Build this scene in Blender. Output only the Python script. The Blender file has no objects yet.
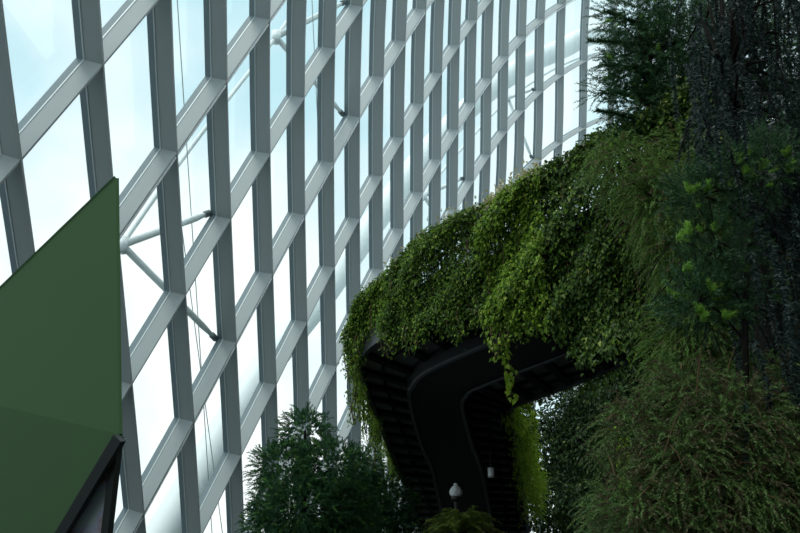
import bpy, math, random
import numpy as np
from mathutils import Vector

rng = np.random.default_rng(11)
random.seed(5)
scene = bpy.context.scene
COL = scene.collection

# ------------------------------------------------------------------ camera
F = 1000.0
PITCH = math.radians(25)
CAMZ = 1.7
ct, st = math.cos(PITCH), math.sin(PITCH)
cd = bpy.data.cameras.new('camera'); cam = bpy.data.objects.new('camera', cd); COL.objects.link(cam)
cd.sensor_width = 36; cd.lens = 36 * F / 800.0; cd.clip_end = 500
cam.location = (0, 0, CAMZ); cam.rotation_euler = (math.pi / 2 + PITCH, 0, 0)
scene.camera = cam

def c2w(p):
    p = np.asarray(p, float)
    return np.stack([p[..., 0], p[..., 2] * ct - p[..., 1] * st, CAMZ + p[..., 2] * st + p[..., 1] * ct], -1)
def w2px(p):
    p = np.asarray(p, float)
    x = p[..., 0]; y = p[..., 1]; z = p[..., 2] - CAMZ
    zc = y * ct + z * st; yc = -y * st + z * ct
    return np.stack([400 + F * x / zc, 266.5 - F * yc / zc], -1), zc
def at(px, py, y):
    X = (px - 400) / F; Y = -(py - 266.5) / F
    r = np.array([X, ct - Y * st, st + Y * ct]); r = r * (y / r[1])
    return r + np.array([0, 0, CAMZ])

# ------------------------------------------------------------------ object helpers
def link(o, parent=None):
    COL.objects.link(o)
    if parent is not None: o.parent = parent
    return o
def tag(o, label=None, cat=None, group=None, kind=None):
    if label: o['label'] = label
    if cat: o['category'] = cat
    if group: o['group'] = group
    if kind: o['kind'] = kind
    return o
def empty(name, loc=(0, 0, 0), label=None, cat=None, group=None, kind=None):
    o = bpy.data.objects.new(name, None); o.empty_display_size = .2
    COL.objects.link(o); o.location = loc
    return tag(o, label, cat, group, kind)
def npmesh(name, co, faces_flat, loop_start, mat, parent=None, smooth=False):
    """mesh from numpy arrays; coordinates are world, made local to the parent Empty"""
    co = np.asarray(co, np.float64)
    if parent is not None:
        q = parent; off = np.zeros(3)
        while q is not None: off += np.array(q.location); q = q.parent
        co = co - off
    me = bpy.data.meshes.new(name)
    me.vertices.add(len(co)); me.vertices.foreach_set('co', co.astype(np.float32).ravel())
    me.loops.add(len(faces_flat)); me.loops.foreach_set('vertex_index', np.asarray(faces_flat, np.int32))
    me.polygons.add(len(loop_start)); me.polygons.foreach_set('loop_start', np.asarray(loop_start, np.int32))
    me.update(calc_edges=True); me.validate()
    me.polygons.foreach_set('use_smooth', [bool(smooth)] * len(me.polygons))
    me.materials.append(mat)
    return link(bpy.data.objects.new(name, me), parent)
class MB:
    """collects boxes, prisms and tubes, then links them as ONE mesh object"""
    def __init__(s): s.v = []; s.f = []
    def add(s, vs, fs):
        n = len(s.v); s.v += [tuple(map(float, q)) for q in vs]; s.f += [tuple(i + n for i in f) for f in fs]
    def strip_box(s, rows, cap=True):
        """rows: list of 4-corner sections swept to a closed bar"""
        n = len(s.v)
        for r in rows: s.v += [tuple(map(float, q)) for q in r]
        m = len(rows[0])
        for k in range(len(rows) - 1):
            a = n + m * k
            for q in range(m): s.f.append((a + q, a + (q + 1) % m, a + m + (q + 1) % m, a + m + q))
        if cap:
            s.f.append(tuple(n + q for q in reversed(range(m))))
            s.f.append(tuple(n + m * (len(rows) - 1) + q for q in range(m)))
    def tube(s, pts, rad, seg=8):
        pts = [np.asarray(p, float) for p in pts]
        if np.isscalar(rad): rad = [rad] * len(pts)
        rows = []; ref = None
        for k, p in enumerate(pts):
            t = pts[min(k + 1, len(pts) - 1)] - pts[max(k - 1, 0)]; t = t / (np.linalg.norm(t) + 1e-9)
            if ref is None: ref = np.array([1., 0, 0]) if abs(t[0]) < .8 else np.array([0, 1., 0])
            a = np.cross(t, ref); a /= np.linalg.norm(a); b = np.cross(t, a); ref = np.cross(a, t)
            rows.append([p + rad[k] * (math.cos(2 * math.pi * q / seg) * a + math.sin(2 * math.pi * q / seg) * b) for q in range(seg)])
        s.strip_box(rows)
    def box(s, c, sx, sy, sz, ax=(1, 0, 0), ay=(0, 1, 0), az=(0, 0, 1)):
        c = np.asarray(c, float); X = np.array(ax, float) * sx / 2; Y = np.array(ay, float) * sy / 2; Z = np.array(az, float) * sz / 2
        s.strip_box([[c - X - Y - Z, c + X - Y - Z, c + X + Y - Z, c - X + Y - Z], [c - X - Y + Z, c + X - Y + Z, c + X + Y + Z, c - X + Y + Z]])
    def lathe(s, c, prof, seg=24):
        c = np.asarray(c, float)
        s.strip_box([[c + np.array([r * math.cos(2 * math.pi * q / seg), r * math.sin(2 * math.pi * q / seg), z]) for q in range(seg)] for r, z in prof])
    def build(s, name, mat, parent=None, smooth=False):
        flat = []; start = []
        for f in s.f: start.append(len(flat)); flat += f
        o = npmesh(name, np.array(s.v), flat, start, mat, parent, smooth)
        import bmesh
        bm = bmesh.new(); bm.from_mesh(o.data); bmesh.ops.recalc_face_normals(bm, faces=bm.faces); bm.to_mesh(o.data); bm.free()
        return o
def catmull(P, n):
    P = np.asarray(P, float); Q = np.vstack([2 * P[0] - P[1], P, 2 * P[-1] - P[-2]])
    out = []
    for u in np.linspace(0, len(P) - 1 - 1e-6, n):
        k = int(u); t = u - k; a, b, c, d = Q[k:k + 4]
        out.append(.5 * ((2 * b) + (c - a) * t + (2 * a - 5 * b + 4 * c - d) * t * t + (3 * b - a - 3 * c + d) * t ** 3))
    return np.array(out)
def nrm(v): 
    v = np.asarray(v, float); return v / (np.linalg.norm(v, axis=-1, keepdims=True) + 1e-9)

# ------------------------------------------------------------------ materials
def mat_basic(name, col, rough=.5, metal=0., spec=.4, noise=.0, nscale=3.):
    m = bpy.data.materials.new(name); m.use_nodes = True; nt = m.node_tree; b = nt.nodes['Principled BSDF']
    b.inputs['Base Color'].default_value = (*col, 1); b.inputs['Roughness'].default_value = rough
    b.inputs['Metallic'].default_value = metal; b.inputs['Specular IOR Level'].default_value = spec
    if noise:
        tc = nt.nodes.new('ShaderNodeTexCoord'); n = nt.nodes.new('ShaderNodeTexNoise'); n.inputs['Scale'].default_value = nscale; n.inputs['Detail'].default_value = 6
        r = nt.nodes.new('ShaderNodeValToRGB')
        r.color_ramp.elements[0].position = .3; r.color_ramp.elements[1].position = .7
        r.color_ramp.elements[0].color = (*[c * (1 - noise) for c in col], 1); r.color_ramp.elements[1].color = (*[c * (1 + noise) for c in col], 1)
        nt.links.new(tc.outputs['Object'], n.inputs['Vector']); nt.links.new(n.outputs['Fac'], r.inputs['Fac']); nt.links.new(r.outputs['Color'], b.inputs['Base Color'])
    return m
def mat_leaf(name, c1, c2, c3=None, trans=.3, rough=.5, spec=.2):
    m = bpy.data.materials.new(name); m.use_nodes = True; nt = m.node_tree; b = nt.nodes['Principled BSDF']; out = nt.nodes['Material Output']
    g = nt.nodes.new('ShaderNodeNewGeometry'); r = nt.nodes.new('ShaderNodeValToRGB')
    r.color_ramp.elements[0].color = (*c1, 1); r.color_ramp.elements[1].color = (*c2, 1)
    if c3: e = r.color_ramp.elements.new(.93); e.color = (*c2, 1); r.color_ramp.elements[-1].color = (*c3, 1)
    nt.links.new(g.outputs['Random Per Island'], r.inputs['Fac'])
    nt.links.new(r.outputs['Color'], b.inputs['Base Color']); b.inputs['Roughness'].default_value = rough; b.inputs['Specular IOR Level'].default_value = spec
    t = nt.nodes.new('ShaderNodeBsdfTranslucent'); nt.links.new(r.outputs['Color'], t.inputs['Color'])
    mx = nt.nodes.new('ShaderNodeMixShader'); mx.inputs[0].default_value = trans
    nt.links.new(b.outputs[0], mx.inputs[1]); nt.links.new(t.outputs[0], mx.inputs[2]); nt.links.new(mx.outputs[0], out.inputs['Surface'])
    return m
def mat_glass(name, tint=(.965, .99, .985), refl=.08):
    m = bpy.data.materials.new(name); m.use_nodes = True; nt = m.node_tree; out = nt.nodes['Material Output']; nt.nodes.remove(nt.nodes['Principled BSDF'])
    t = nt.nodes.new('ShaderNodeBsdfTransparent'); t.inputs['Color'].default_value = (*tint, 1)
    g = nt.nodes.new('ShaderNodeBsdfGlossy'); g.inputs['Roughness'].default_value = .02
    lw = nt.nodes.new('ShaderNodeFresnel'); lw.inputs['IOR'].default_value = 1.3
    mu = nt.nodes.new('ShaderNodeMath'); mu.operation = 'MULTIPLY'; mu.inputs[1].default_value = refl; nt.links.new(lw.outputs[0], mu.inputs[0])
    mx = nt.nodes.new('ShaderNodeMixShader'); nt.links.new(mu.outputs[0], mx.inputs[0])
    nt.links.new(t.outputs[0], mx.inputs[1]); nt.links.new(g.outputs[0], mx.inputs[2]); nt.links.new(mx.outputs[0], out.inputs['Surface'])
    return m
M = dict(
    steel=mat_basic('painted_grey_steel', (.345, .37, .372), .5, 0, .3),
    frame=mat_basic('dark_grey_frame', (.20, .25, .27), .5, 0, .3),
    bead=mat_basic('pale_aluminium_bead', (.60, .64, .64), .4, .1, .4),
    pipe=mat_basic('pale_pipe', (.8, .82, .82), .4, 0, .5),
    glass=mat_glass('clear_facade_glass'),
    outer=mat_basic('white_outer_steel', (.93, .96, .96), .5),
    clamp=mat_basic('dark_clamp', (.12, .14, .15), .5),
    cable=mat_basic('cable_steel', (.45, .47, .47), .5),
    green=mat_basic('matt_green_paint', (.058, .120, .046), .6, 0, .15, .05, .6),
    black=mat_basic('black_frame_paint', (.012, .016, .014), .5),
    plinth=mat_basic('plinth_grey', (.1, .12, .11), .7),
    deck=mat_basic('dark_soffit', (.17, .18, .19), .6, 0, .2),
    girder=mat_basic('charcoal_girder', (.010, .011, .012), .6, 0, .2),
    rib=mat_basic('black_rib', (.009, .010, .011), .7, 0, .15),
    edge=mat_basic('grey_edge_beam', (.07, .074, .078), .5),
    rail=mat_basic('galvanised_rail', (.25, .26, .26), .45, .3),
    lamp=mat_basic('white_globe', (.85, .87, .87), .3),
    floor=mat_basic('dark_paving', (.02, .02, .019), .8, 0, .2, .2, 1.2),
    rock=mat_basic('dark_planted_rock', (.022, .028, .02), .9, 0, .1, .4, 1.5),
    conc=mat_basic('light_block_concrete', (.09, .095, .09), .85, 0, .1, .15, .8),
    bark=mat_basic('dark_bark', (.010, .009, .007), .9, 0, .1, .3, 6),
    twig=mat_basic('brown_twig', (.10, .065, .035), .8, 0, .1),
)
L = dict(
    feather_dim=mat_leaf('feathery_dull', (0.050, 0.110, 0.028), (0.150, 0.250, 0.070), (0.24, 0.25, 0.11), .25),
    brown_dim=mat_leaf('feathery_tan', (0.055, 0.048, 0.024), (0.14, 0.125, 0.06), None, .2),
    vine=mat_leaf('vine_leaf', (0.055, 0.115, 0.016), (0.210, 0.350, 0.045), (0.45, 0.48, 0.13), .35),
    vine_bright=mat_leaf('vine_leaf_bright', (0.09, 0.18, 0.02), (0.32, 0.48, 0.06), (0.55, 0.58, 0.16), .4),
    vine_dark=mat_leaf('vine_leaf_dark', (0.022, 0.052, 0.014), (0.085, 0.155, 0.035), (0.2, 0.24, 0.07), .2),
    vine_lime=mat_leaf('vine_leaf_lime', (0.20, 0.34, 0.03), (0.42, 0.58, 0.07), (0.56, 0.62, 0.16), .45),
    blossom=mat_leaf('pale_tip', (0.374, 0.340, 0.170), (0.600, 0.561, 0.408), None, .3),
    conifer=mat_leaf('conifer_needle', (0.022, 0.075, 0.030), (0.07, 0.18, 0.07), None, .25),
    conifer_tip=mat_leaf('conifer_tip', (0.085, 0.221, 0.051), (0.187, 0.374, 0.085), None, .3),
    feather=mat_leaf('feathery_green', (0.060, 0.125, 0.026), (0.180, 0.310, 0.070), (0.28, 0.31, 0.12), .3),
    feather_brown=mat_leaf('feathery_brown', (0.085, 0.071, 0.037), (0.221, 0.187, 0.093), None, .25),
    podo=mat_leaf('needle_dark', (0.018, 0.055, 0.022), (0.055, 0.130, 0.048), None, .2),
    shoot=mat_leaf('bright_shoot', (0.16, 0.34, 0.05), (0.30, 0.52, 0.09), None, .4),
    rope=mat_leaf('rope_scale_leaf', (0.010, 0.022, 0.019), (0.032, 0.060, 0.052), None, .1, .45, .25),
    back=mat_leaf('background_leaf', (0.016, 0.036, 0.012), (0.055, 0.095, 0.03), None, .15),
    fern=mat_leaf('fern_blade', (0.085, 0.145, 0.024), (0.255, 0.323, 0.060), None, .35),
)

# ------------------------------------------------------------------ world
w = bpy.data.worlds.new('sky'); scene.world = w; w.use_nodes = True
nt = w.node_tree; bg = nt.nodes['Background']
tc = nt.nodes.new('ShaderNodeTexCoord'); no = nt.nodes.new('ShaderNodeTexNoise'); no.inputs['Scale'].default_value = 2.2; no.inputs['Detail'].default_value = 5; no.inputs['Roughness'].default_value = .5
mp = nt.nodes.new('ShaderNodeMapping'); mp.inputs['Location'].default_value = (2.3, 1.1, .4)
cr = nt.nodes.new('ShaderNodeValToRGB'); cr.color_ramp.elements[0].position = .44; cr.color_ramp.elements[1].position = .60
cr.color_ramp.elements[0].color = (.58, .86, .96, 1); cr.color_ramp.elements[1].color = (1.12, 1.16, 1.16, 1)
nt.links.new(tc.outputs['Generated'], mp.inputs['Vector']); nt.links.new(mp.outputs['Vector'], no.inputs['Vector'])
nt.links.new(no.outputs['Fac'], cr.inputs['Fac']); nt.links.new(cr.outputs['Color'], bg.inputs['Color']); bg.inputs['Strength'].default_value = 1.08
scene.view_settings.view_transform = 'Standard'; scene.view_settings.look = 'None'; scene.view_settings.gamma = 1
scene.view_settings.exposure = 0.0; scene.view_settings.use_curve_mapping = False

# ------------------------------------------------------------------ glass facade surface S(i,j): mullion i, transom j
TERMS = [[0,0],[0,1],[0,2],[0,3],[1,0],[1,1],[1,2],[1,3],[2,0],[2,1],[2,2],[2,3],[3,0],[3,1],[3,2],[4,0],[4,1],[5,0]]
CO = np.array([[0.91996,7.85828,37.63261],[-0.19581,-11.24659,5.56296],[0.63459,-0.58423,-0.78917],[-0.54503,0.15701,0.14891],[7.69716,15.12311,16.09831],[-0.06518,-0.41197,-0.47266],[1.26868,0.00773,0.20342],[-0.91166,0.54686,0.69156],[0.94138,-1.13887,1.11304],[-0.97788,-0.38597,-1.02648],[2.02058,-1.13234,-1.36182],[-0.78285,0.46334,0.77605],[1.14179,0.46872,0.62559],[-1.69404,1.09155,1.30011],[1.89707,-1.40452,-2.03565],[1.26162,-1.07231,-1.47705],[-1.43837,1.16049,1.72792],[1.08644,-0.8901,-1.4168]])
def poly(i, j):
    u = (i - 10) / 10; v = (j - 3.5) / 3.5
    B = np.array([u ** a * v ** b for a, b in TERMS])
    Bu = np.array([(a * u ** (a - 1) if a else 0) * v ** b for a, b in TERMS]) / 10
    Bv = np.array([u ** a * (b * v ** (b - 1) if b else 0) for a, b in TERMS]) / 3.5
    return B @ CO, Bu @ CO, Bv @ CO
def S_c(i, j):
    ic = min(max(i, -.3), 20.0)
    mid = 1 + .28 * ic
    jc = min(max(j, max(mid - 2.9, -1.2)), min(mid + 2.9, 8.4))
    P, Pu, Pv = poly(ic, jc)
    P = P + Pv * (j - jc)
    if i < ic: P = P + Pu * (i - ic)
    if i > ic:
        ax = nrm(-Pv); d = Pu.copy(); k = i - ic; a = math.radians(6.0)
        step = 0.
        while step < k - 1e-9:
            h = min(.5, k - step); ang = a * h
            d = d * math.cos(ang) + np.cross(ax, d) * math.sin(ang) * -1 + ax * (ax @ d) * (1 - math.cos(ang))
            P = P + d * h; step += h
    return P
def S(i, j): return c2w(S_c(i, j))
def frame_at(i, j):
    e = .05
    P = S(i, j); Pu = (S(i + e, j) - S(i - e, j)) / (2 * e); Pv = (S(i, j + e) - S(i, j - e)) / (2 * e)
    n = np.cross(Pu, Pv); n /= np.linalg.norm(n)
    # keep the normal pointing to the interior (towards the camera side)
    if n @ (np.array([0, 0, CAMZ]) - P) < 0: n = -n
    return P, nrm(Pu), nrm(Pv), n
I0, I1 = -2, 27
JT = {}; JB = {}
for i in range(I0, I1 + 1):
    js = []
    for j in np.arange(-8, 26, .5):
        P = S(i, j); px, zc = w2px(P)
        if zc > 3 and px[1] > -60: js.append(j)
    jt = math.floor(min(js)) - 2
    jb = jt
    while S(i, jb)[2] > .3 and jb < 28: jb += .25
    JT[i], JB[i] = jt, jb
D_FIN, D_GL, TW = .385, .53, .045
facade = empty('wall_left', (0, 0, 0), 'leaning glass facade of grey steel fins and slanted transoms behind the planted walkway', 'glass wall', None, 'structure')
FR = {}
def fr(i, j):
    k = (round(i, 3), round(j, 3))
    if k not in FR: FR[k] = frame_at(i, j)
    return FR[k]
def bar_section(P, t, n, w, d0, d1):
    return [P - t * w / 2 - n * d0, P + t * w / 2 - n * d0, P + t * w / 2 - n * d1, P - t * w / 2 - n * d1]
def runs(a, b): 
    n = max(2, int((b - a) / .5) + 1); return np.linspace(a, b, n)
for i in range(I0, I1 + 1):
    f, g, b = MB(), MB(), MB(); r1 = []; r2 = []; r3 = []
    for j in runs(JT[i], JB[i]):
        P, u, v, n = fr(i, j); t = nrm(np.cross(v, n))
        r1.append(bar_section(P, t, n, TW, 0, D_FIN)); r2.append(bar_section(P, t, n, .06, D_FIN - .005, D_GL)); r3.append(bar_section(P, t, n, .066, D_FIN - .02, D_FIN + .008))
    f.strip_box(r1); g.strip_box(r2); b.strip_box(r3)
    o = f.build('mullion', M['steel'], facade); g.build('glazing_frame', M['frame'], o); b.build('glazing_bead', M['bead'], o)
JMIN, JMAX = min(JT.values()), int(max(JB.values()))
for j in range(JMIN, JMAX + 1):
    ii = [i for i in range(I0, I1 + 1) if JT[i] <= j <= JB[i]]
    if len(ii) < 2: continue
    f, g, b, pp = MB(), MB(), MB(), []; r1 = []; r2 = []; r3 = []
    for i in np.arange(min(ii), max(ii) + .01, .25):
        P, u, v, n = fr(i, j); t = nrm(np.cross(u, n))
        r1.append(bar_section(P, t, n, TW, .004, D_FIN)); r2.append(bar_section(P, t, n, .06, D_FIN - .007, D_GL - .004)); r3.append(bar_section(P, t, n, .066, D_FIN - .022, D_FIN + .006))
        pp.append(P + v * .10 + n * -.03)
    f.strip_box(r1); g.strip_box(r2); b.strip_box(r3)
    o = f.build('transom', M['steel'], facade); g.build('glazing_frame', M['frame'], o); b.build('glazing_bead', M['bead'], o)
    if j in (1, 3, 5):
        q = MB(); q.tube(pp, .022, 6); q.build('misting_pipe', M['pipe'], o)
cells = []
for i in range(I0, I1):
    for j in range(JMIN, JMAX):
        if j < max(JT[i], JT[i + 1]) or j + 1 > min(JB[i], JB[i + 1]) + 1: continue
        q = [fr(a, c) for a, c in ((i, j), (i + 1, j), (i + 1, j + 1), (i, j + 1))]
        pts = np.array([x[0] for x in q]); ns = np.array([x[3] for x in q]); px, zc = w2px(pts)
        cx, cy = px.mean(0); vis = (-40 < cx < 660) and (-60 < cy < 560) and not (cx > 380 and cy > 330) and zc.min() > 1
        area = abs(sum(px[k][0] * px[(k + 1) % 4][1] - px[(k + 1) % 4][0] * px[k][1] for k in range(4))) / 2
        cells.append((-(area if vis else 0), i, j, pts, ns))
cells.sort(key=lambda c: c[0])
rest = MB()
for k, (_, i, j, pts, ns) in enumerate(cells):
    a = pts - ns * .47; b = pts - ns * .49
    mb = MB() if k < 100 else rest
    mb.strip_box([list(a), list(b)])
    if k < 100: mb.build('window_pane', M['glass'], facade)
tag(rest.build('window_pane', M['glass'], facade), kind='stuff')

# outer arches and struts beyond the glass
def solve_ij(px, py, off, guess):
    g = np.array(guess, float)
    fn = lambda g: w2px(frame_at(g[0], g[1])[0] - frame_at(g[0], g[1])[3] * off)[0] - np.array([px, py])
    for _ in range(12):
        r = fn(g); J = np.stack([(fn(g + d) - r) / .02 for d in (np.array([.02, 0]), np.array([0, .02]))], 1)
        g = g - np.clip(np.linalg.solve(J, r), -1, 1)
    return g
def off_pt(px, py, off, guess):
    i, j = solve_ij(px, py, off, guess); P, u, v, n = frame_at(i, j); return P - n * off
def arch(name, pxs, off, rad, label, nodes):
    ctrl = [off_pt(x, y, off, g) for x, y, g in pxs]
    base = ctrl[0]
    r = empty(name, tuple(base), label, 'arch')
    mb = MB(); mb.tube(catmull(ctrl, 40), rad, 14); mb.build('arch_tube', M['outer'], r, True)
    for hub, ends in nodes:
        h = off_pt(*hub)
        for (i, j) in ends:
            P, u, v, n = frame_at(i, j); e = P - n * .58 - v * .10 - u * .09
            s = MB(); s.tube([h, h + (e - h) * .85, e], [.085, .085, .045], 10); o = s.build('strut', M['outer'], r, True)
            c = MB(); c.tube([e - (e - h) * .035, e + nrm(e - h) * .06], .085, 10); c.build('clamp', M['clamp'], o)
        k = MB(); k.tube([h - np.array([0, 0, .18]), h + np.array([0, 0, .18])], [.13, .13], 12); k.build('hub', M['outer'], r, True)
    return r
# ------------------------------------------------------------------ floor slab
def slab(name, c, sx, sy, sz, m):
    b = MB(); b.box(c, sx, sy, sz); return tag(b.build(name, M[m]), kind='structure')
slab('floor', (4, 30, -.15), 70, 90, .3, 'floor')

arch('outer_arch', [(-30, 470, (0, 2)), (60, 340, (1, 1.6)), (122, 245, (1.6, 1.1)), (195, 142, (3, 1.3)), (276, 37, (4.6, 1.2)), (330, -40, (6, 1))], 1.6, .055,
     'pale slender arch outside the glass with struts, at the left by the green kiosk',
     [((122, 245, 1.6, (1.6, 1.1)), [(3, 2), (3, 3)]), ((276, 37, 1.6, (4.6, 1.2)), [(7, 2), (7, 3)])])
arch('outer_arch', [(340, 330, (6, 5)), (424, 196, (10, 5)), (465, 145, (12.5, 5.2)), (508, 100, (15, 5.6)), (560, 66, (18, 5.9)), (610, 50, (20, 6)), (680, 40, (22, 6))], 1.8, .07,
     'pale slender arch outside the glass with struts, above the walkway vines',
     [((424, 196, 1.8, (10, 5)), [(13, 6), (13, 7)]), ((508, 98, 1.8, (15, 5.6)), [(17, 6), (17, 7)])])
arch('outer_arch', [(90, 660, (1, 5)), (180, 505, (2, 4)), (260, 375, (3.5, 4)), (325, 292, (5.5, 4)), (380, 214, (8, 4.2)), (440, 137, (11, 4.6)), (500, 82, (15, 5)), (555, 52, (17.5, 5.4)), (620, 36, (20, 5.6)), (700, 30, (23, 6))], 5.0, .62,
     'broad pale grey main arch farther out behind the glass, curving down from the upper right', [])
for (x0, x1, y0, y1, g) in ((188, 203, 165, 395, (2, 1.6)), (312, 318, 0, 130, (5, 1.5)), (204, 216, 395, 485, (2, 3))):
    a = off_pt(x0, y0, .9, g); b = off_pt(x1, y1, .9, g)
    mb = MB(); mb.tube([a + (a - b) * 1.6, b + (b - a) * 1.2], .012, 6)
    tag(mb.build('stay_cable', M['cable']), {188: 'thin dark stay cable outside the glass right of the green kiosk', 312: 'thin dark stay cable outside the glass at the top, beside upper struts', 204: 'thin dark stay cable outside the glass, lowest of the three'}[x0], 'cable', 'stay cables outside the glass')

# ------------------------------------------------------------------ green faceted kiosk
A = at(116, 178, 6.0); C = at(119, 434, 6.15); V = at(-97, 383, 7.2); G = at(0, 632, 6.97); H = at(97, 626, 6.6)
bk = np.array([-.6, 2.0, 0])
kb = np.array([G[0], G[1], 0]); kiosk = empty('faceted_kiosk', tuple(kb), 'green faceted angular kiosk with a black-framed triangular window, at the left edge', 'kiosk')
A2, C2, V2, G2, H2 = A + bk + [0, 0, -.5], C + bk, V + bk, G + bk, H + bk
def prism_face(name, pts, th, m, parent):
    pts = np.array(pts); n = nrm(np.cross(pts[1] - pts[0], pts[2] - pts[0]))
    if n @ (np.array([0, 0, CAMZ]) - pts[0]) > 0: n = -n
    b = MB(); b.strip_box([list(pts), list(pts + n * th)]); return b.build(name, M[m], parent)
prism_face('upper_panel', [A, C, V], .02, 'green', kiosk)
prism_face('lower_panel', [C, V, G], .02, 'green', kiosk)
prism_face('back_panel', [A, C, C2, A2], .02, 'green', kiosk)
prism_face('back_panel', [A, V, V2, A2], .02, 'green', kiosk)
b = MB()
for base in (G, V, V2, G2, H, H2): pass
b.strip_box([[np.array([q[0], q[1], 0]) for q in (G, H, H2, G2)], [G - [0, 0, .02], H - [0, 0, .02], H2 - [0, 0, .02], G2 - [0, 0, .02]]])
b.build('plinth', M['plinth'], kiosk)
def bar(P, Q, w_dir, wd, dep):
    P, Q, w_dir = map(np.asarray, (P, Q, w_dir)); nn = nrm(np.cross(Q - P, w_dir)); ww = nrm(np.cross(nn, Q - P))
    if ww @ w_dir < 0: ww = -ww
    bb = MB(); bb.strip_box([[P, P + ww * wd, P + ww * wd + nn * dep, P + nn * dep], [Q, Q + ww * wd, Q + ww * wd + nn * dep, Q + nn * dep]]); return bb
wf = bar(C, G, H - C, .072, .05); wf2 = bar(C + nrm(H - C) * .02, H, G - C, .055, .05); wf.add(wf2.v, wf2.f)
win = wf.build('window_frame', M['black'], kiosk)
gl = mat_glass('kiosk_glass', (.95, .98, .98), .3)
nn = nrm(np.cross(G - C, H - C)); nn = nn if nn[1] > 0 else -nn
b = MB(); b.strip_box([[C + nn * .03, G + nn * .03, H + nn * .03], [C + nn * .04, G + nn * .04, H + nn * .04]]); b.build('window_pane', gl, win)
m = bpy.data.materials.new('reflection_print'); m.use_nodes = True; t_ = m.node_tree; p_ = t_.nodes['Principled BSDF']  # mottled grey, pink and lavender imitate a reflection in the window pane
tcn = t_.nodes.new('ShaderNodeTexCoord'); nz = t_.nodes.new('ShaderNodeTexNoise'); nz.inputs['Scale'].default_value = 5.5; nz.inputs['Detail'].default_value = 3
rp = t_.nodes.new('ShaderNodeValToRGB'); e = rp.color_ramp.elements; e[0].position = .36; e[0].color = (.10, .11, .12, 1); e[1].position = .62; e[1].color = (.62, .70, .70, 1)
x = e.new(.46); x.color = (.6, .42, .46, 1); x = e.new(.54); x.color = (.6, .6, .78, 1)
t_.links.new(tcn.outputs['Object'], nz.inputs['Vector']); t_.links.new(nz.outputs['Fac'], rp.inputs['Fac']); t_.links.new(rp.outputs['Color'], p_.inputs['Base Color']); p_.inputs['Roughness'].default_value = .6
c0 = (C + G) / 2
b = MB(); b.strip_box([[c0 + (q - c0) * .9 + nn * .05 for q in (C, G, H)], [c0 + (q - c0) * .9 + nn * .07 for q in (C, G, H)]]); b.build('reflection_panel', m, kiosk)  # added panel behind the pane, carries the painted reflection

# ------------------------------------------------------------------ planted walkway
UP = np.array([0, 0, CAMZ])
O = [(2.0, 40, 4.9), (1.0, 34, 5.45), (.34, 28.7, 5.99), (-.25, 24.3, 6.45), (-.79, 19.9, 6.8), (-.72, 18.6, 6.8), (-.15, 17.4, 6.8), (1.69, 15.5, 6.8), (3.08, 13.8, 6.8), (5.2, 11.4, 6.8)]
I = [(5.2, 40, 4.9), (4.3, 34, 5.45), (3.6, 28.9, 5.97), (3.05, 25.4, 6.35), (2.56, 22.3, 6.68), (2.5, 21.85, 6.7), (2.65, 21.5, 6.72), (3.9, 20.0, 6.8), (4.9, 18.4, 6.8), (7.4, 15.2, 6.8)]
GLp = [(2.7, 40, 4.9), (1.6, 33, 5.5), (.9, 26.5, 6.22), (.52, 24.2, 6.46), (.23, 21.7, 6.73), (.27, 20.8, 6.8), (.62, 19.7, 6.8), (1.86, 17.96, 6.8), (3.3, 16.1, 6.8), (5.7, 13.2, 6.8)]
GRp = [(4.3, 40, 4.9), (3.1, 33, 5.5), (2.18, 26.5, 6.22), (1.75, 24.2, 6.46), (1.41, 22.04, 6.7), (1.45, 21.3, 6.77), (1.75, 20.7, 6.8), (3.15, 18.86, 6.8), (4.5, 17, 6.8), (6.6, 14.3, 6.8)]
NS = 91
Oc, Ic = catmull(O, NS) + UP, catmull(I, NS) + UP
GS = .95
Gl, Gr = catmull(np.array(GLp) * GS, NS) + UP, catmull(np.array(GRp) * GS, NS) + UP
walk = empty('planted_walkway', (3.5, 38, 0), 'dark curving elevated walkway seen from below, draped with vines', 'walkway')
Z = np.array([0, 0, 1.])
b = MB(); b.strip_box([[o, q, q + Z * .12, o + Z * .12] for o, q in zip(Oc, Ic)]); b.build('deck', M['deck'], walk)
mid = (Oc + Ic) / 2
def edge_beam(P, Q):
    rows = []
    for p, q in zip(P, Q):
        d = nrm((q - p) * [1, 1, 0]); rows.append([p - d * .05 - Z * .12, p + d * .05 - Z * .12, p + d * .05 + Z * .3, p - d * .05 + Z * .3])
    bb = MB(); bb.strip_box(rows); return bb
edge_beam(Oc, Ic).build('edge_beam', M['edge'], walk); edge_beam(Ic, Oc).build('edge_beam', M['edge'], walk)
b = MB(); fl = MB(); rows = []; f1 = []; f2 = []
for k in range(NS):
    a, c = Gl[k], Gr[k]; d = nrm((c - a) * [1, 1, 0]); top = Oc[k][2] + .02
    rows.append([a, c, np.array([*(c + d * .08)[:2], top]), np.array([*(a - d * .08)[:2], top])])
    f1.append([a - d * .05 - Z * .03, a + d * .03 - Z * .03, a + d * .03 + Z * .03, a - d * .05 + Z * .03]); f2.append([c - d * .03 - Z * .03, c + d * .05 - Z * .03, c + d * .05 + Z * .03, c - d * .03 + Z * .03])
b.strip_box(rows); gd = b.build('girder', M['girder'], walk, False)
fl.strip_box(f1); fl.strip_box(f2); fl.build('girder_flange', M['edge'], gd)
def rail(P, Q, inset, h, r):
    pts = [p + nrm((q - p) * [1, 1, 0]) * inset + Z * h for p, q in zip(P, Q)]; bb = MB(); bb.tube(pts, r, 8); return bb
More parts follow.
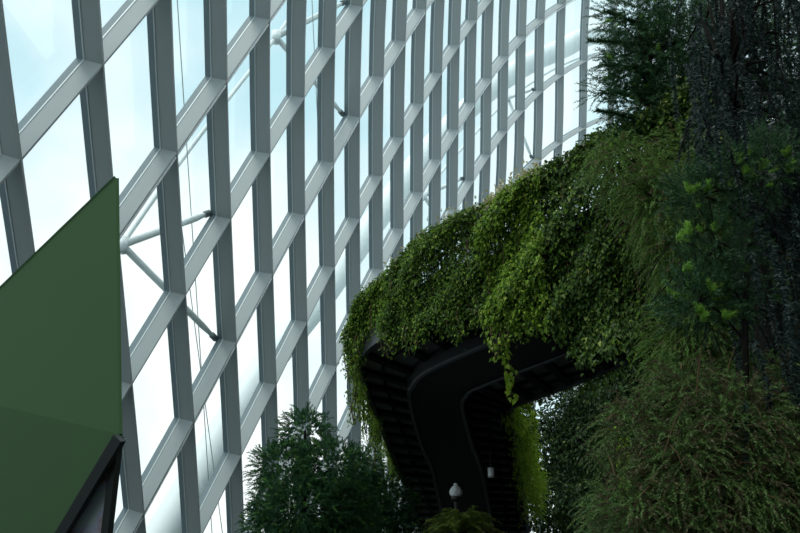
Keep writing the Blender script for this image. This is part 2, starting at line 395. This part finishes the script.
for P, Q in ((Oc, Ic), (Ic, Oc)):
    bb = rail(P, Q, .10, 1.15, .025)
    for hh in (.45, .8): x = rail(P, Q, .10, hh, .012); bb.add(x.v, x.f)
    for k in range(0, NS, 5):
        p = P[k] + nrm((Q[k] - P[k]) * [1, 1, 0]) * .10; bb.tube([p + Z * .05, p + Z * 1.15], .018, 6)
    bb.build('railing', M['rail'], walk)
# planter troughs behind the railings hold the vines
for P, Q in ((Oc, Ic), (Ic, Oc)):
    rows = []
    for p, q in zip(P[22:], Q[22:]):
        d = nrm((q - p) * [1, 1, 0]); rows.append([p + d * .26 + Z * .12, p + d * .62 + Z * .12, p + d * .62 + Z * .85, p + d * .26 + Z * .85])
    bb = MB(); bb.strip_box(rows); bb.build('planter_trough', M['girder'], walk)
# cross ribs, one mesh each
def at_len(P, n):
    s = np.concatenate([[0], np.cumsum(np.linalg.norm(np.diff(P, axis=0), axis=1))]); return s
sl = at_len(mid, NS)
for s_ in np.arange(.3, sl[-1] - .2, .66):
    k = np.interp(s_, sl, np.arange(NS)); pick = lambda Pth: np.array([np.interp(k, np.arange(NS), Pth[:, c]) for c in range(3)])
    o, q = pick(Oc), pick(Ic); d = nrm(q - o); tdir = nrm(np.cross(d, Z))
    bb = MB(); bb.strip_box([[o + tdir * .09 - Z * .08, o - tdir * .09 - Z * .08, o - tdir * .09 + Z * .01, o + tdir * .09 + Z * .01],
                            [o + d * .9 + tdir * .09 - Z * .10, o + d * .9 - tdir * .09 - Z * .10, o + d * .9 - tdir * .09 + Z * .01, o + d * .9 + tdir * .09 + Z * .01],
                            [q - d * .9 + tdir * .09 - Z * .10, q - d * .9 - tdir * .09 - Z * .10, q - d * .9 - tdir * .09 + Z * .01, q - d * .9 + tdir * .09 + Z * .01],
                            [q + tdir * .09 - Z * .10, q - tdir * .09 - Z * .10, q - tdir * .09 + Z * .01, q + tdir * .09 + Z * .01]])
    bb.build('cross_rib', M['rib'], walk)
    # longitudinal stringers make the soffit read as bays
for f_ in (.14, .82, .92):
    bb = MB(); rows = []
    for o, q in zip(Oc, Ic):
        p = o + (q - o) * f_; d = nrm(q - o); rows.append([p - d * .03 - Z * .08, p + d * .03 - Z * .08, p + d * .03 + Z * .01, p - d * .03 + Z * .01])
    bb.strip_box(rows); bb.build('stringer', M['rib'], walk)
bb = MB(); bb.tube([(3.3, 37, 0), (3.3, 37, 6.6)], [.6, .5], 20); bb.build('support_column', M['girder'], walk)
bb = MB(); bb.tube([(6.3, 14.6, 0), (6.3, 14.6, 8.3)], [.6, .5], 20); bb.build('support_column', M['girder'], walk)

# small fittings
p = at(456, 497, 23.0)
lp = empty('lamp_post', (p[0], p[1], 0), 'slim black lamp post topped by a small white globe below the walkway', 'lamp')
bb = MB(); bb.lathe((p[0], p[1], 0), [(.16, 0), (.16, .06), (.05, .12), (.05, p[2] - .12), (.11, p[2] - .06), (.11, p[2])]); bb.build('pole', M['black'], lp)
bb = MB(); bb.lathe((p[0], p[1], p[2]), [(.09, 0), (.145, .06), (.15, .13), (.11, .21), (.05, .26), (.045, .31), (.01, .32)]); bb.build('globe', M['lamp'], lp, True)
p = at(491, 473, 23.6)
bx = empty('sensor_box', tuple(p), 'small white box fixed under the walkway ribs, right of the girder', 'sensor')
zt = np.interp(p[1], Ic[::-1, 1], Ic[::-1, 2])
bb = MB(); bb.lathe(p + [0, 0, -.1], [(.06, 0), (.075, .03), (.075, .2), (.06, .22)], 16); bb.build('housing', M['lamp'], bx, True)
bb = MB(); bb.tube([p + [0, 0, .1], (p[0], p[1], max(zt, p[2] + .15) - .0)], .02, 8); bb.build('stem', M['black'], bx)

# ------------------------------------------------------------------ foliage generators
def tri_mesh(name, V4, kind, mat, parent):
    n = len(V4)
    if kind == 'leaf':      # base, left, tip, right -> two folded triangles
        idx = (np.arange(n)[:, None] * 4 + np.array([0, 3, 2, 0, 2, 1])).ravel(); ls = np.arange(2 * n) * 3
    else:
        idx = (np.arange(n)[:, None] * 3 + np.array([0, 1, 2])).ravel(); ls = np.arange(n) * 3
    return npmesh(name, V4.reshape(-1, 3), idx, ls, mat, parent)
def leaf_verts(p, nv, tip, ln, wd, fold=.25):
    tip = nrm(tip - nv * (tip * nv).sum(1, keepdims=True)); side = np.cross(tip, nv)
    ln = ln[:, None]; wd = wd[:, None]
    m_ = p + tip * ln * .42
    return np.stack([p, m_ - side * wd * .5 + nv * wd * fold, p + tip * ln - nv * ln * .12, m_ + side * wd * .5 + nv * wd * fold], 1)
def rand_dir(n): return nrm(rng.normal(size=(n, 3)))
def spray(P, D, Ls, K, nl, nw, ang=50, droop=.3, flat=.4, jitter=.25):
    """needle sprays: M axes from P along D of length Ls; K needles each. returns (M*K,3,3), tip points"""
    Mn = len(P); D = nrm(D)
    t = (np.arange(K) + .5) / K
    t = np.broadcast_to(t, (Mn, K)) + rng.uniform(-.5, .5, (Mn, K)) / K
    Lb = Ls[:, None, None]; tb = t[..., None]
    pos = P[:, None] + D[:, None] * tb * Lb + np.array([0, 0, -1.]) * (tb ** 2) * Lb * droop
    ax = nrm(D[:, None] + np.array([0, 0, -2.]) * tb * droop)
    s0 = nrm(np.cross(D, np.array([.01, .02, 1.]))); n0 = np.cross(s0, D)
    ph = rng.uniform(0, 2 * math.pi, (Mn, K)); 
    cs, sn = np.cos(ph)[..., None], np.sin(ph)[..., None] * (1 - flat)
    sd = nrm(s0[:, None] * cs + n0[:, None] * sn)
    a = math.radians(ang); nd = nrm(ax * math.cos(a) + sd * math.sin(a) + rng.normal(0, jitter, (Mn, K, 3)) * .5)
    wv = nrm(np.cross(nd, rand_dir(Mn * K).reshape(Mn, K, 3))) * nw / 2
    l_ = nl * rng.uniform(.7, 1.15, (Mn, K, 1)) * (1 - .45 * tb)
    tri = np.stack([pos - wv, pos + wv, pos + nd * l_], 2)
    return tri.reshape(-1, 3, 3)
def lobes_sample(lobes, n, shell=.45):
    """lobes: (px,py,depth,rx,ry[,weight]) in photo-sized units turned into ellipsoids standing in the world"""
    cs = np.array([at(l[0], l[1], l[2]) for l in lobes])
    sc_ = np.array([np.linalg.norm(c - [0, 0, CAMZ]) / F for c in cs])
    rx = np.array([l[3] for l in lobes]) * sc_; rz = np.array([l[4] for l in lobes]) * sc_
    wt = np.array([l[3] * l[4] * (l[5] if len(l) > 5 else 1) for l in lobes], float); wt /= wt.sum()
    k = rng.choice(len(lobes), n, p=wt)
    d = rand_dir(n); r = rng.uniform(shell ** 2, 1, n)[:, None] ** .5
    p = cs[k] + d * r * np.stack([rx[k], (rx[k] + rz[k]) * .42, rz[k]], 1)
    return p, d, cs, k
def tree(name, label, base, lobes, kind, n, matkey, group=None, trunk_r=.16, Ls=(.25, .45), K=40, nl=.09, nw=.012, droop=.3, ang=50, shell=.45, up=.0, second=None, bmat='bark', branches=True, cat='tree', twigs=0, out=1.0):
    root = empty(name, (base[0], base[1], 0), label, cat, group)
    p, d, cs, k = lobes_sample(lobes, n, shell)
    top = max(cs, key=lambda c: c[2]); hb = min(c[2] for c in cs)
    tb = MB(); tp = np.array([base[0], base[1], 0.]); mids = [tp, tp + [0, 0, hb * .5], (tp + [0, 0, hb]) * .6 + (top * [1, 1, 0] + [0, 0, hb]) * .4, top]
    tr = catmull(mids, 12); tb.tube(tr, list(np.linspace(trunk_r, trunk_r * .2, 12)), 10); tb.build('trunk', M['bark'], root, True)
    if branches:
        for c in cs:
            bb = MB()
            z0 = max(min(c[2] - .5 * np.linalg.norm((c - top)[:2]), top[2]) , hb * .5)
            q = np.array([np.interp(z0, tr[:, 2], tr[:, 0]), np.interp(z0, tr[:, 2], tr[:, 1]), z0])
            bb.tube([q, (q + c) / 2 + [0, 0, .08], c], [trunk_r * .28, trunk_r * .2, .012], 6)
            for _ in range(4):
                e_ = p[rng.integers(len(p))]
                if np.linalg.norm(e_ - c) < 1.2: bb.tube([c, (c + e_) / 2 + [0, 0, .03], e_], [.014, .010, .004], 5)
            bb.build('branch', M[bmat], root)
    dd = nrm(d * out + rand_dir(n) * .55 + [0, 0, up]); Lv = rng.uniform(*Ls, n)
    m2 = np.zeros(n, bool)
    if second: m2 = rng.random(n) < second[1]
    if kind == 'needle':
        for msk, mk, nm in ((~m2, matkey, 'foliage'), (m2, second[0] if second else None, 'new_growth')):
            if msk.any(): tri_mesh(nm, spray(p[msk], dd[msk] + ([0, 0, .5] if mk == 'shoot' else [0, 0, 0]), Lv[msk] * (.35 if mk == 'shoot' else 1), K, nl, nw * (1.3 if mk == 'shoot' else 1), ang, droop), 'tri', L[mk], root)
    else:
        nv = nrm(d * .8 + rand_dir(n) * .6 + [0, 0, .5]); tip = nrm(rand_dir(n) * .7 + d * .4 + [0, 0, -.6])
        V4 = leaf_verts(p, nv, tip, Lv, Lv * nw)
        for msk, mk, nm in ((~m2, matkey, 'foliage'), (m2, second[0] if second else None, 'new_growth')):
            if msk.any(): tri_mesh(nm, V4[msk], 'leaf', L[mk], root)
    if twigs:
        tw = MB()
        for _ in range(twigs):
            q = p[rng.integers(n)]; d_ = nrm(rng.normal(size=3) + [0.2, -.2, -.1]); l_ = rng.uniform(.3, .7); tw.tube([q, q + d_ * l_ * .5 + [0, 0, .03], q + d_ * l_ - [0, 0, .04]], [.009, .007, .003], 4)
        tw.build('twigs', M['twig'], root)
    return root

# ------------------------------------------------------------------ vines draped over the outer edge of the walkway
def snoise(x, seed):
    r = np.random.default_rng(seed); out = np.zeros_like(x)
    for f_ in (1.3, 2.9, 6.1, 11.): out += np.sin(x * f_ * r.uniform(.8, 1.2) + r.uniform(0, 6.3)) / f_ ** .6
    return out / 1.6
so = at_len(Oc, NS)
pxO = w2px(Oc)[0]
def path(P, Q, s_):
    ss = at_len(P, NS); k = np.interp(s_, ss, np.arange(NS)); g_ = lambda A_: np.stack([np.interp(k, np.arange(NS), A_[:, c]) for c in range(3)], -1)
    p_, q_ = g_(P), g_(Q); out = nrm((p_ - q_) * [1, 1, 0]); return p_, out
def s_of(y):  # path length at which the outer edge has world y
    return float(np.interp(-y, -Oc[:, 1], so))
def drape(name, label, P, Q, s0, s1, height, hang, n, mats, leaf=(.06, .105), bulge=.35, seed=1, strands=(), blossom=0, wide=.5, group='vines draped over the walkway', inner=.45, depth=.24):
    """height, hang: functions of path length (above / below the deck underside)"""
    pm, om = path(P, Q, np.array([(s0 + s1) / 2])); pm = pm[0]
    root = empty(name, (pm[0], pm[1], pm[2] + .9), label, 'vine', group)
    s_ = rng.uniform(s0, s1, n); q = rng.random(n)
    h = height(s_); hg = hang(s_) + .22 * snoise(s_ * 3.1, seed + 7) + .12 * rng.normal(size=n)
    p_, out = path(P, Q, s_)
    tot = inner + h + hg; a = q * tot
    inn = a < inner; 
    lump = bulge * (.55 + .45 * snoise(s_ * 1.6 + 1.7 * a, seed) * .8 + .3 * np.sin(a * 4.2 + s_ * 2.3 + seed))
    rd = np.clip(lump, .14, None)
    zf = h - (a - inner)                       # height above underside on the face
    topround = np.clip(1 - (a - inner) / .5, 0, 1)
    pos = np.where(inn[:, None], p_ - out * (inner - a)[:, None] + Z * (h - .12 * ((inner - a) / inner) ** 2)[:, None],
                   p_ + out * (rd * (1 - topround ** 2))[:, None] + Z * zf[:, None])
    tn = np.where(inn[:, None], Z + out * .5, out + Z * (.25 + .6 * topround)[:, None])
    tn = nrm(tn)
    pos = pos + tn * (.12 * snoise(s_ * 2.2, seed + 3) * np.clip(1 - topround * .3, 0, 1))[:, None] - tn * (rng.random(n) ** 1.5 * depth)[:, None] + rng.normal(0, .03, (n, 3))
    nv = nrm(tn * .8 + rand_dir(n) * (.5 + .35 * topround[:, None]) + Z * .5); tip = nrm(-Z + tn * .45 + rand_dir(n) * .45)
    Lv = rng.uniform(*leaf, n)
    # hanging strands
    ex_p, ex_n = [], []
    for (ss, zs, ln, k) in strands:
        pp, oo = path(P, Q, np.array([ss])); pp, oo = pp[0] + oo[0] * rng.uniform(.12, .3), oo[0]
        sway = rng.normal(0, .06, 2)
        pts = [pp + Z * zs + np.array([sway[0] * math.sin(u * 4), sway[1] * math.sin(u * 3), -u * ln]) for u in np.linspace(0, 1, 8)]
        st_tubes = MB(); st_tubes.tube(pts, .008, 4); st_tubes.build('hanging_stem', M['twig'], root)
        u = rng.random(k); c = np.stack([np.interp(u, np.linspace(0, 1, 8), np.array(pts)[:, x]) for x in range(3)], 1)
        ex_p.append(c + rng.normal(0, .045, (k, 3))); ex_n.append(nrm(oo + rand_dir(k) * .8))
    if ex_p:
        ep, en = np.vstack(ex_p), np.vstack(ex_n); pos = np.vstack([pos, ep]); nv = np.vstack([nv, en])
        tip = np.vstack([tip, nrm(-Z + rand_dir(len(ep)) * .6)]); Lv = np.concatenate([Lv, rng.uniform(*leaf, len(ep))])
    V4 = leaf_verts(pos, nv, tip, Lv, Lv * wide)
    mk = rng.choice(len(mats), len(pos), p=[m_[1] for m_ in mats])
    for x, (key, _) in enumerate(mats):
        if (mk == x).any(): tri_mesh('leaves', V4[mk == x], 'leaf', L[key], root)
    # woody stems
    for _ in range(max(4, int((s1 - s0) * 4))):
        ss = rng.uniform(s0, s1); pp, oo = path(P, Q, np.array([ss])); pp, oo = pp[0], oo[0]; hh = float(height(np.array([ss]))[0]); hgx = max(float(hang(np.array([ss]))[0]), 0)
        st_tubes = MB(); st_tubes.tube([pp - oo * .3 + Z * .8, pp + Z * (hh - .12), pp + oo * .16 + Z * (hh * .5), pp + oo * .12 + Z * (-hgx * .8)], [.016, .014, .011, .006], 5); st_tubes.build('stem', M['twig'], root)
    if blossom:
        k = rng.choice(np.where(q * tot < inner + .35)[0], blossom); bp = pos[k] + np.array([0, 0, .03]) + om[0] * .10 + rng.normal(0, .06, (blossom, 3))
        tag(tri_mesh('pale_tips', leaf_verts(bp, rand_dir(blossom), nrm(Z + rand_dir(blossom)), np.full(blossom, .10), np.full(blossom, .05)), 'leaf', L['blossom'], root), kind='stuff')
    return root
SB = s_of(18.6)                                             # the bend
hts = lambda s_: np.interp(s_, [SB - 8, SB - 1.5, SB, SB + 1.0, SB + 2.0, SB + 3.6, SB + 7, SB + 12], [.9, .9, 1.0, 1.35, 1.65, 1.85, 1.95, 1.95])
hng = lambda s_: np.interp(s_ - SB, [-9, -3.5, -1, -.2, .2, .9, 1.6, 2.2, 3.4, 3.9, 4.4, 4.9, 5.3, 5.9, 6.6, 8, 10], [0, .15, .15, .1, -.2, -.22, .1, .4, .35, .7, .75, .85, 1.3, 1.7, 2.0, 2.2, 2.2])
C_ = lambda v_: (lambda s_: np.full_like(s_, v_))
drape('trailing_vine', 'bright green vine covering the left outer side of the walkway beyond its bend', Oc, Ic, SB - 8.5, SB - .3, hts, hng, 11000, [('vine', .35), ('vine_bright', .65)], seed=3,
      strands=[(SB - rng.uniform(.4, 5), .3, rng.uniform(.6, 1.5), 34) for _ in range(26)])
drape('trailing_vine', 'vine clump crowning the rounded bend of the walkway', Oc, Ic, SB - .3, SB + 1.3, hts, hng, 9000, [('vine', .55), ('vine_bright', .25), ('vine_dark', .2)], seed=4,
      strands=[(SB + rng.uniform(-.3, .4), .2, rng.uniform(.3, .7), 22) for _ in range(8)])
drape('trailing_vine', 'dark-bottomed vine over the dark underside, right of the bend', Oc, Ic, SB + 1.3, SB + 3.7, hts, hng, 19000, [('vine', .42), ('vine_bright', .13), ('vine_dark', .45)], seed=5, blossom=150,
      strands=[(SB + rng.uniform(1.3, 3.6), -.1, rng.uniform(.3, .6), 16) for _ in range(12)])
drape('trailing_vine', 'sunlit yellow-green vine hanging as a column in the middle of the walkway', Oc, Ic, SB + 3.7, SB + 5.1, hts, hng, 17000, [('vine', .33), ('vine_bright', .47), ('vine_lime', .07), ('vine_dark', .13)], leaf=(.07, .12), seed=6, blossom=420, bulge=.5,
      strands=[(SB + rng.uniform(3.8, 4.3), -.6, rng.uniform(.5, .9), 24) for _ in range(5)])
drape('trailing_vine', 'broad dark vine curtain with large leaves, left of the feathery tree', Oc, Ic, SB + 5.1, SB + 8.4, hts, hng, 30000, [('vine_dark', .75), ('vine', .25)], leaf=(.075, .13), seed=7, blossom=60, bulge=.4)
for lab, x_, y0_, y1_, dep, kk, mk in (('short lime-green vine strand dangling in front of the dark underside', 505, 335, 396, 16.2, 60, 'vine_lime'),
                                  ('thin strand of yellow leaves dangling beside the background trees at the right', 620, 425, 500, 13.5, 45, 'vine_lime')):
    a0, a1 = at(x_, y0_, dep), at(x_ + 6, y1_, dep)
    r = empty('vine_strand', tuple(a0), lab, 'vine'); u = rng.random(kk)[:, None]; c = a0 + (a1 - a0) * u + rng.normal(0, .05, (kk, 3))
    tri_mesh('leaves', leaf_verts(c, nrm(np.array([0, -1, .3]) + rand_dir(kk) * .7), nrm(-Z + rand_dir(kk) * .6), rng.uniform(.10, .16, kk), rng.uniform(.06, .09, kk)), 'leaf', L[mk], r)
    b = MB(); b.tube([a0 + Z * .5, a0, (a0 + a1) / 2 + [.03, 0, 0], a1], .008, 5); b.build('stem', M['twig'], r)
# inner edge
si = at_len(Ic, NS); s_in = lambda y: float(np.interp(-y, -Ic[:, 1], si))
drape('trailing_vine', 'lime-green vine hanging along the inner edge of the walkway below the corner', Ic, Oc, s_in(29), s_in(21.9), C_(.8), lambda s_: np.interp(s_, [s_in(29), s_in(25), s_in(22)], [.45, .35, .1]), 14000,
      [('vine_lime', .7), ('vine_bright', .3)], seed=8, bulge=.75, depth=.5)
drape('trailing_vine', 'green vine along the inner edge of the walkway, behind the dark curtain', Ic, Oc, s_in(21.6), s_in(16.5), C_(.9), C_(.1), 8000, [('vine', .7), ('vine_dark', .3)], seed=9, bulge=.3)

# ------------------------------------------------------------------ trees
def fb(px, y): return (at(px, 500, y)[0], y)
tree('conifer', 'dense dark bluish-green conifer at bottom centre-left with a rounded leader', fb(308, 24), [(305, 432, 24, 26, 24), (285, 470, 24, 34, 28), (330, 470, 23.6, 36, 30), (305, 505, 23.6, 54, 36), (275, 530, 24, 32, 34), (345, 520, 24, 34, 30), (320, 550, 24, 60, 30)], 'needle', 7000, 'conifer',
     Ls=(.12, .28), K=34, nl=.075, nw=.017, droop=.25, up=.25, second=('conifer_tip', .16))
tree('conifer', 'lower shadowy conifer between the dense conifer and the walkway', fb(372, 26), [(362, 468, 26, 22, 22), (352, 495, 26, 34, 26), (385, 505, 26, 34, 28), (370, 540, 26, 50, 34)], 'needle', 3800, 'conifer',
     Ls=(.14, .3), K=30, nl=.08, nw=.018, droop=.35, up=.2, second=('conifer_tip', .12))
tree('sparse_tree', 'thin see-through tree in front of the glass, left of the walkway underside', fb(395, 32), [(380, 455, 32, 24, 26, .6), (398, 490, 32, 24, 26, .7), (405, 520, 32, 30, 26, .7)], 'needle', 700, 'podo',
     Ls=(.2, .5), K=26, nl=.1, nw=.016, droop=.5)
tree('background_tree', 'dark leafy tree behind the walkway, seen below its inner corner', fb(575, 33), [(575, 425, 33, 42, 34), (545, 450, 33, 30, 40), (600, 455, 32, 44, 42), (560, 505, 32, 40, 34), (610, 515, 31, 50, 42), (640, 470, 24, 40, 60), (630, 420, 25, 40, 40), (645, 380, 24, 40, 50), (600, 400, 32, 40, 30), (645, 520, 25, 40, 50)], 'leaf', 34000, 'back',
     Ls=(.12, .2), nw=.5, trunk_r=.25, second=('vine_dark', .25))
tree('background_tree', 'lower dark tree with drooping sprays behind the walkway end', fb(548, 36), [(545, 515, 36, 22, 26), (570, 530, 36, 34, 30)], 'needle', 500, 'conifer', Ls=(.3, .5), K=26, nl=.11, nw=.02)
# right-hand mass
tree('feathery_tree', 'tall feathery olive-green tree beside the dark vine curtain', fb(715, 12.2),
     [(622, 165, 12.2, 30, 34), (664, 205, 12, 44, 50), (682, 250, 12, 34, 44), (690, 165, 12.4, 46, 44), (702, 300, 12, 38, 52), (710, 255, 12.2, 48, 60), (708, 338, 12, 34, 44), (700, 350, 12, 50, 60), (745, 300, 12.3, 50, 60)], 'needle', 7500, 'feather',
     Ls=(.16, .34), K=44, nl=.05, nw=.010, droop=.7, ang=38, second=('feather_brown', .14), shell=.3, trunk_r=.2)
tree('podocarp_tree', 'tall dark needle tree at the top right with sprays reaching over the glass', fb(705, 13),
     [(640, 18, 13, 38, 34), (625, 70, 13, 30, 20, .6), (612, 92, 13, 20, 10, .8), (650, 60, 13, 44, 36), (640, 105, 13, 34, 24, .7), (690, 40, 13, 50, 56), (690, 105, 13, 50, 44), (740, 60, 13.2, 56, 70), (790, 60, 13.4, 50, 80), (760, 130, 13.2, 56, 50)], 'needle', 5200, 'podo',
     Ls=(.2, .42), K=44, nl=.075, nw=.012, droop=.15, up=.1, second=('shoot', .035), shell=.3, trunk_r=.24)
# long needle sprays of that tree
root = [o for o in COL.objects if o.name == 'podocarp_tree'][0]
tips = [((640, 45), (588, 38)), ((650, 30), (604, 8)), ((640, 120), (596, 108)), ((660, 70), (602, 62)), ((650, 130), (612, 132)), ((655, 95), (598, 90))]
P0 = np.array([at(*a, 12.8) for a, _ in tips]); P1 = np.array([at(*b_, 12.6) for _, b_ in tips]); dv = P1 - P0
tri_mesh('branch_spray', spray(np.repeat(P0, 2, 0), np.repeat(dv, 2, 0), np.repeat(np.linalg.norm(dv, axis=1), 2), 260, .15, .014, 48, .06, .2), 'tri', L['podo'], root)
bb = MB()
for a, c in zip(P0, P1): bb.tube([a, (a + c) / 2, c], [.012, .009, .004], 5)
bb.build('spray_stems', M['bark'], root)

# rope-leaved tree
rt = empty('rope_leaved_tree', (*fb(800, 10.5), 0), 'very dark tree with long hanging rope-like fronds at the right edge', 'tree')
bp = fb(800, 10.5); bb = MB(); bb.tube([(bp[0], bp[1], 0), (bp[0], bp[1], 4), (bp[0] - .1, bp[1], 9.5)], [.22, .18, .08], 12); bb.build('trunk', M['bark'], rt, True)
ropes = []
for _ in range(260):
    x_ = rng.uniform(690, 830); y_ = rng.uniform(-40, 420)
    if x_ < 730 and y_ > 130: continue
    ropes.append(at(x_, y_, rng.uniform(9.6, 11)))
for _ in range(70): ropes.append(at(rng.uniform(685, 800), rng.uniform(-40, 130), rng.uniform(9.4, 11)))
for (x_, y_) in ((722, 90), (730, 150), (742, 110), (690, 70), (748, 190), (775, 330), (783, 300), (790, 360), (770, 240), (738, 60), (715, 120), (672, 60), (782, 260), (765, 290), (755, 340), (745, 400), (795, 300), (768, 380), (788, 330), (750, 250), (797, 220)): ropes.append(at(x_, y_, 8.8))
ropes = np.array(ropes); n = len(ropes); D = nrm(np.array([0, 0, -1.]) + rng.normal(0, .16, (n, 3)))
Lr = rng.uniform(.6, 1.3, n)
order = np.argsort(-(rpx := w2px(ropes)[0])[:, 1] * 0 + np.linalg.norm(ropes - [0, 0, CAMZ], axis=1) + 50 * ((rpx[:, 0] > 815) | (rpx[:, 1] < -25)))
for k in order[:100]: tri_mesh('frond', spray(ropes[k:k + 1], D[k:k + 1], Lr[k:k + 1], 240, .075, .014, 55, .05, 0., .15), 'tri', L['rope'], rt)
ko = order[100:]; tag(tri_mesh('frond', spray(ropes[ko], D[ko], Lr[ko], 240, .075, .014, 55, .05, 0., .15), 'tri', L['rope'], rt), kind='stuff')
for k in range(0, n, 4):
    bb = MB(); z0 = ropes[k][2] + .2; bb.tube([(bp[0] - .03, bp[1], min(z0 + .2, 9.3)), (np.array([bp[0], bp[1], z0]) + ropes[k]) / 2 + [0, 0, .15], ropes[k], ropes[k] + D[k] * Lr[k] * .9], [.03, .02, .012, .005], 5)
    bb.build('branch', M['bark'], rt)
tree('needle_shrub', 'needle-leaved shrub with bright lime shoots, in front of the rope-leaved tree', fb(745, 9.2), [(735, 180, 9.2, 36, 24, .8), (700, 195, 9.2, 34, 14, 1), (765, 165, 9.2, 30, 30, .8), (715, 240, 9.2, 34, 30, .6), (700, 300, 9.2, 34, 30, .9), (730, 290, 9.3, 30, 30, .6)], 'needle', 800, 'podo',
     Ls=(.16, .34), K=46, nl=.07, nw=.009, droop=.1, up=.5, second=('shoot', .07), shell=.3, trunk_r=.06)
tree('feathery_shrub', 'low feathery shrub with brown twigs at the bottom right corner', fb(705, 9), [(640, 515, 9, 50, 40), (690, 470, 9, 50, 50), (740, 430, 9, 50, 50), (690, 400, 9.3, 44, 40), (745, 500, 9, 60, 50), (790, 470, 9, 40, 60), (640, 440, 9.4, 36, 50), (700, 540, 9, 80, 40), (790, 400, 9.2, 30, 50)], 'needle', 6000, 'feather_dim',
     Ls=(.14, .32), K=44, nl=.045, nw=.008, droop=.6, ang=40, second=('brown_dim', .4), twigs=110, shell=.25, trunk_r=.14)
tree('feathery_shrub', 'blue-green feathery shrub in front of the background tree, at bottom right of centre', fb(640, 10.4), [(625, 525, 10.4, 34, 30), (665, 515, 10.4, 40, 34), (600, 545, 10.4, 26, 20)], 'needle', 700, 'conifer_tip',
     Ls=(.14, .3), K=44, nl=.045, nw=.007, droop=.5, ang=40, second=('conifer', .5), shell=.25, trunk_r=.07)

sh = [o for o in COL.objects if o.name == 'needle_shrub'][0]
for (x_, y_) in ((738, 165), (744, 176), (790, 158), (786, 172), (690, 194), (706, 192), (683, 272), (690, 236), (704, 315), (722, 318), (700, 322), (716, 232), (676, 240), (712, 291)):
    q = at(x_, y_, 9.0); dv = nrm(np.array([rng.normal(0, .5), -.3, .8]))
    V3 = spray(np.tile(q, (3, 1)), nrm(dv + rng.normal(0, .35, (3, 3))), rng.uniform(.07, .15, 3), 50, .085, .012, 42, 0, .2)
    tri_mesh('shoot', V3, 'tri', L['shoot'], sh)
    bb = MB(); bb.tube([q - dv * .35 + [0, .1, -.08], q - dv * .12, q + dv * .05], [.007, .006, .003], 5); bb.build('shoot_stem', M['bark'], sh)
# tree fern below the walkway
fp = at(462, 508, 21.5)
fern = empty('tree_fern', (fp[0], fp[1], 0), 'strappy yellow-green fern around the foot of the white globe lamp', 'fern')
bb = MB(); bb.tube([(fp[0], fp[1], 0), (fp[0], fp[1], fp[2] - .5)], [.14, .1], 10); bb.build('trunk', M['bark'], fern, True)
n = 80; ang_ = rng.uniform(0, 6.283, n); el = rng.uniform(.4, 1.2, n)
D = np.stack([np.cos(ang_) * np.cos(el), np.sin(ang_) * np.cos(el), np.sin(el)], 1)
tri_mesh('fronds', spray(np.tile(np.array([fp[0], fp[1], fp[2] - .5]), (n, 1)), D, rng.uniform(.8, 1.25, n), 110, .13, .02, 70, .55, .7), 'tri', L['fern'], fern)

# mountain side that carries the planting, and an unseen wall added behind the viewer to block light
rk = MB(); nx, nz = 14, 12
g0 = np.array([6.9, 6.0, 0]); g1 = np.array([8.5, 30.0, 0])
rows = [[np.array([np.interp(a, [0, .55, 1], [6.9, 8.9, 6.6]), np.interp(a, [0, .55, 1], [6, 30, 46]), 0]) + np.array([.35 * math.sin(a * 17 + zz) + .05 * zz, 0, zz]) for zz in np.linspace(0, 15, nz)] + [np.array([np.interp(a, [0, .55, 1], [9.9, 11.9, 9.6]), np.interp(a, [0, .55, 1], [6, 30, 46]), q]) for q in (15, 0)] for a in np.linspace(0, 1, nx)]
rk.strip_box(rows); tag(rk.build('wall_right', M['rock']), kind='structure')
slab('light_block_wall', (2, -9, 4.5), 34, .4, 9, 'conc')
sd = bpy.data.lights.new('sun', 'SUN'); sun = bpy.data.objects.new('sun', sd); COL.objects.link(sun); sd.energy = 1.6; sd.angle = math.radians(25); sd.color = (1, .98, .93)
sun.location = (-10, -10, 60); sun.rotation_euler = Vector((-.22, -.24, .95)).to_track_quat('Z', 'Y').to_euler()
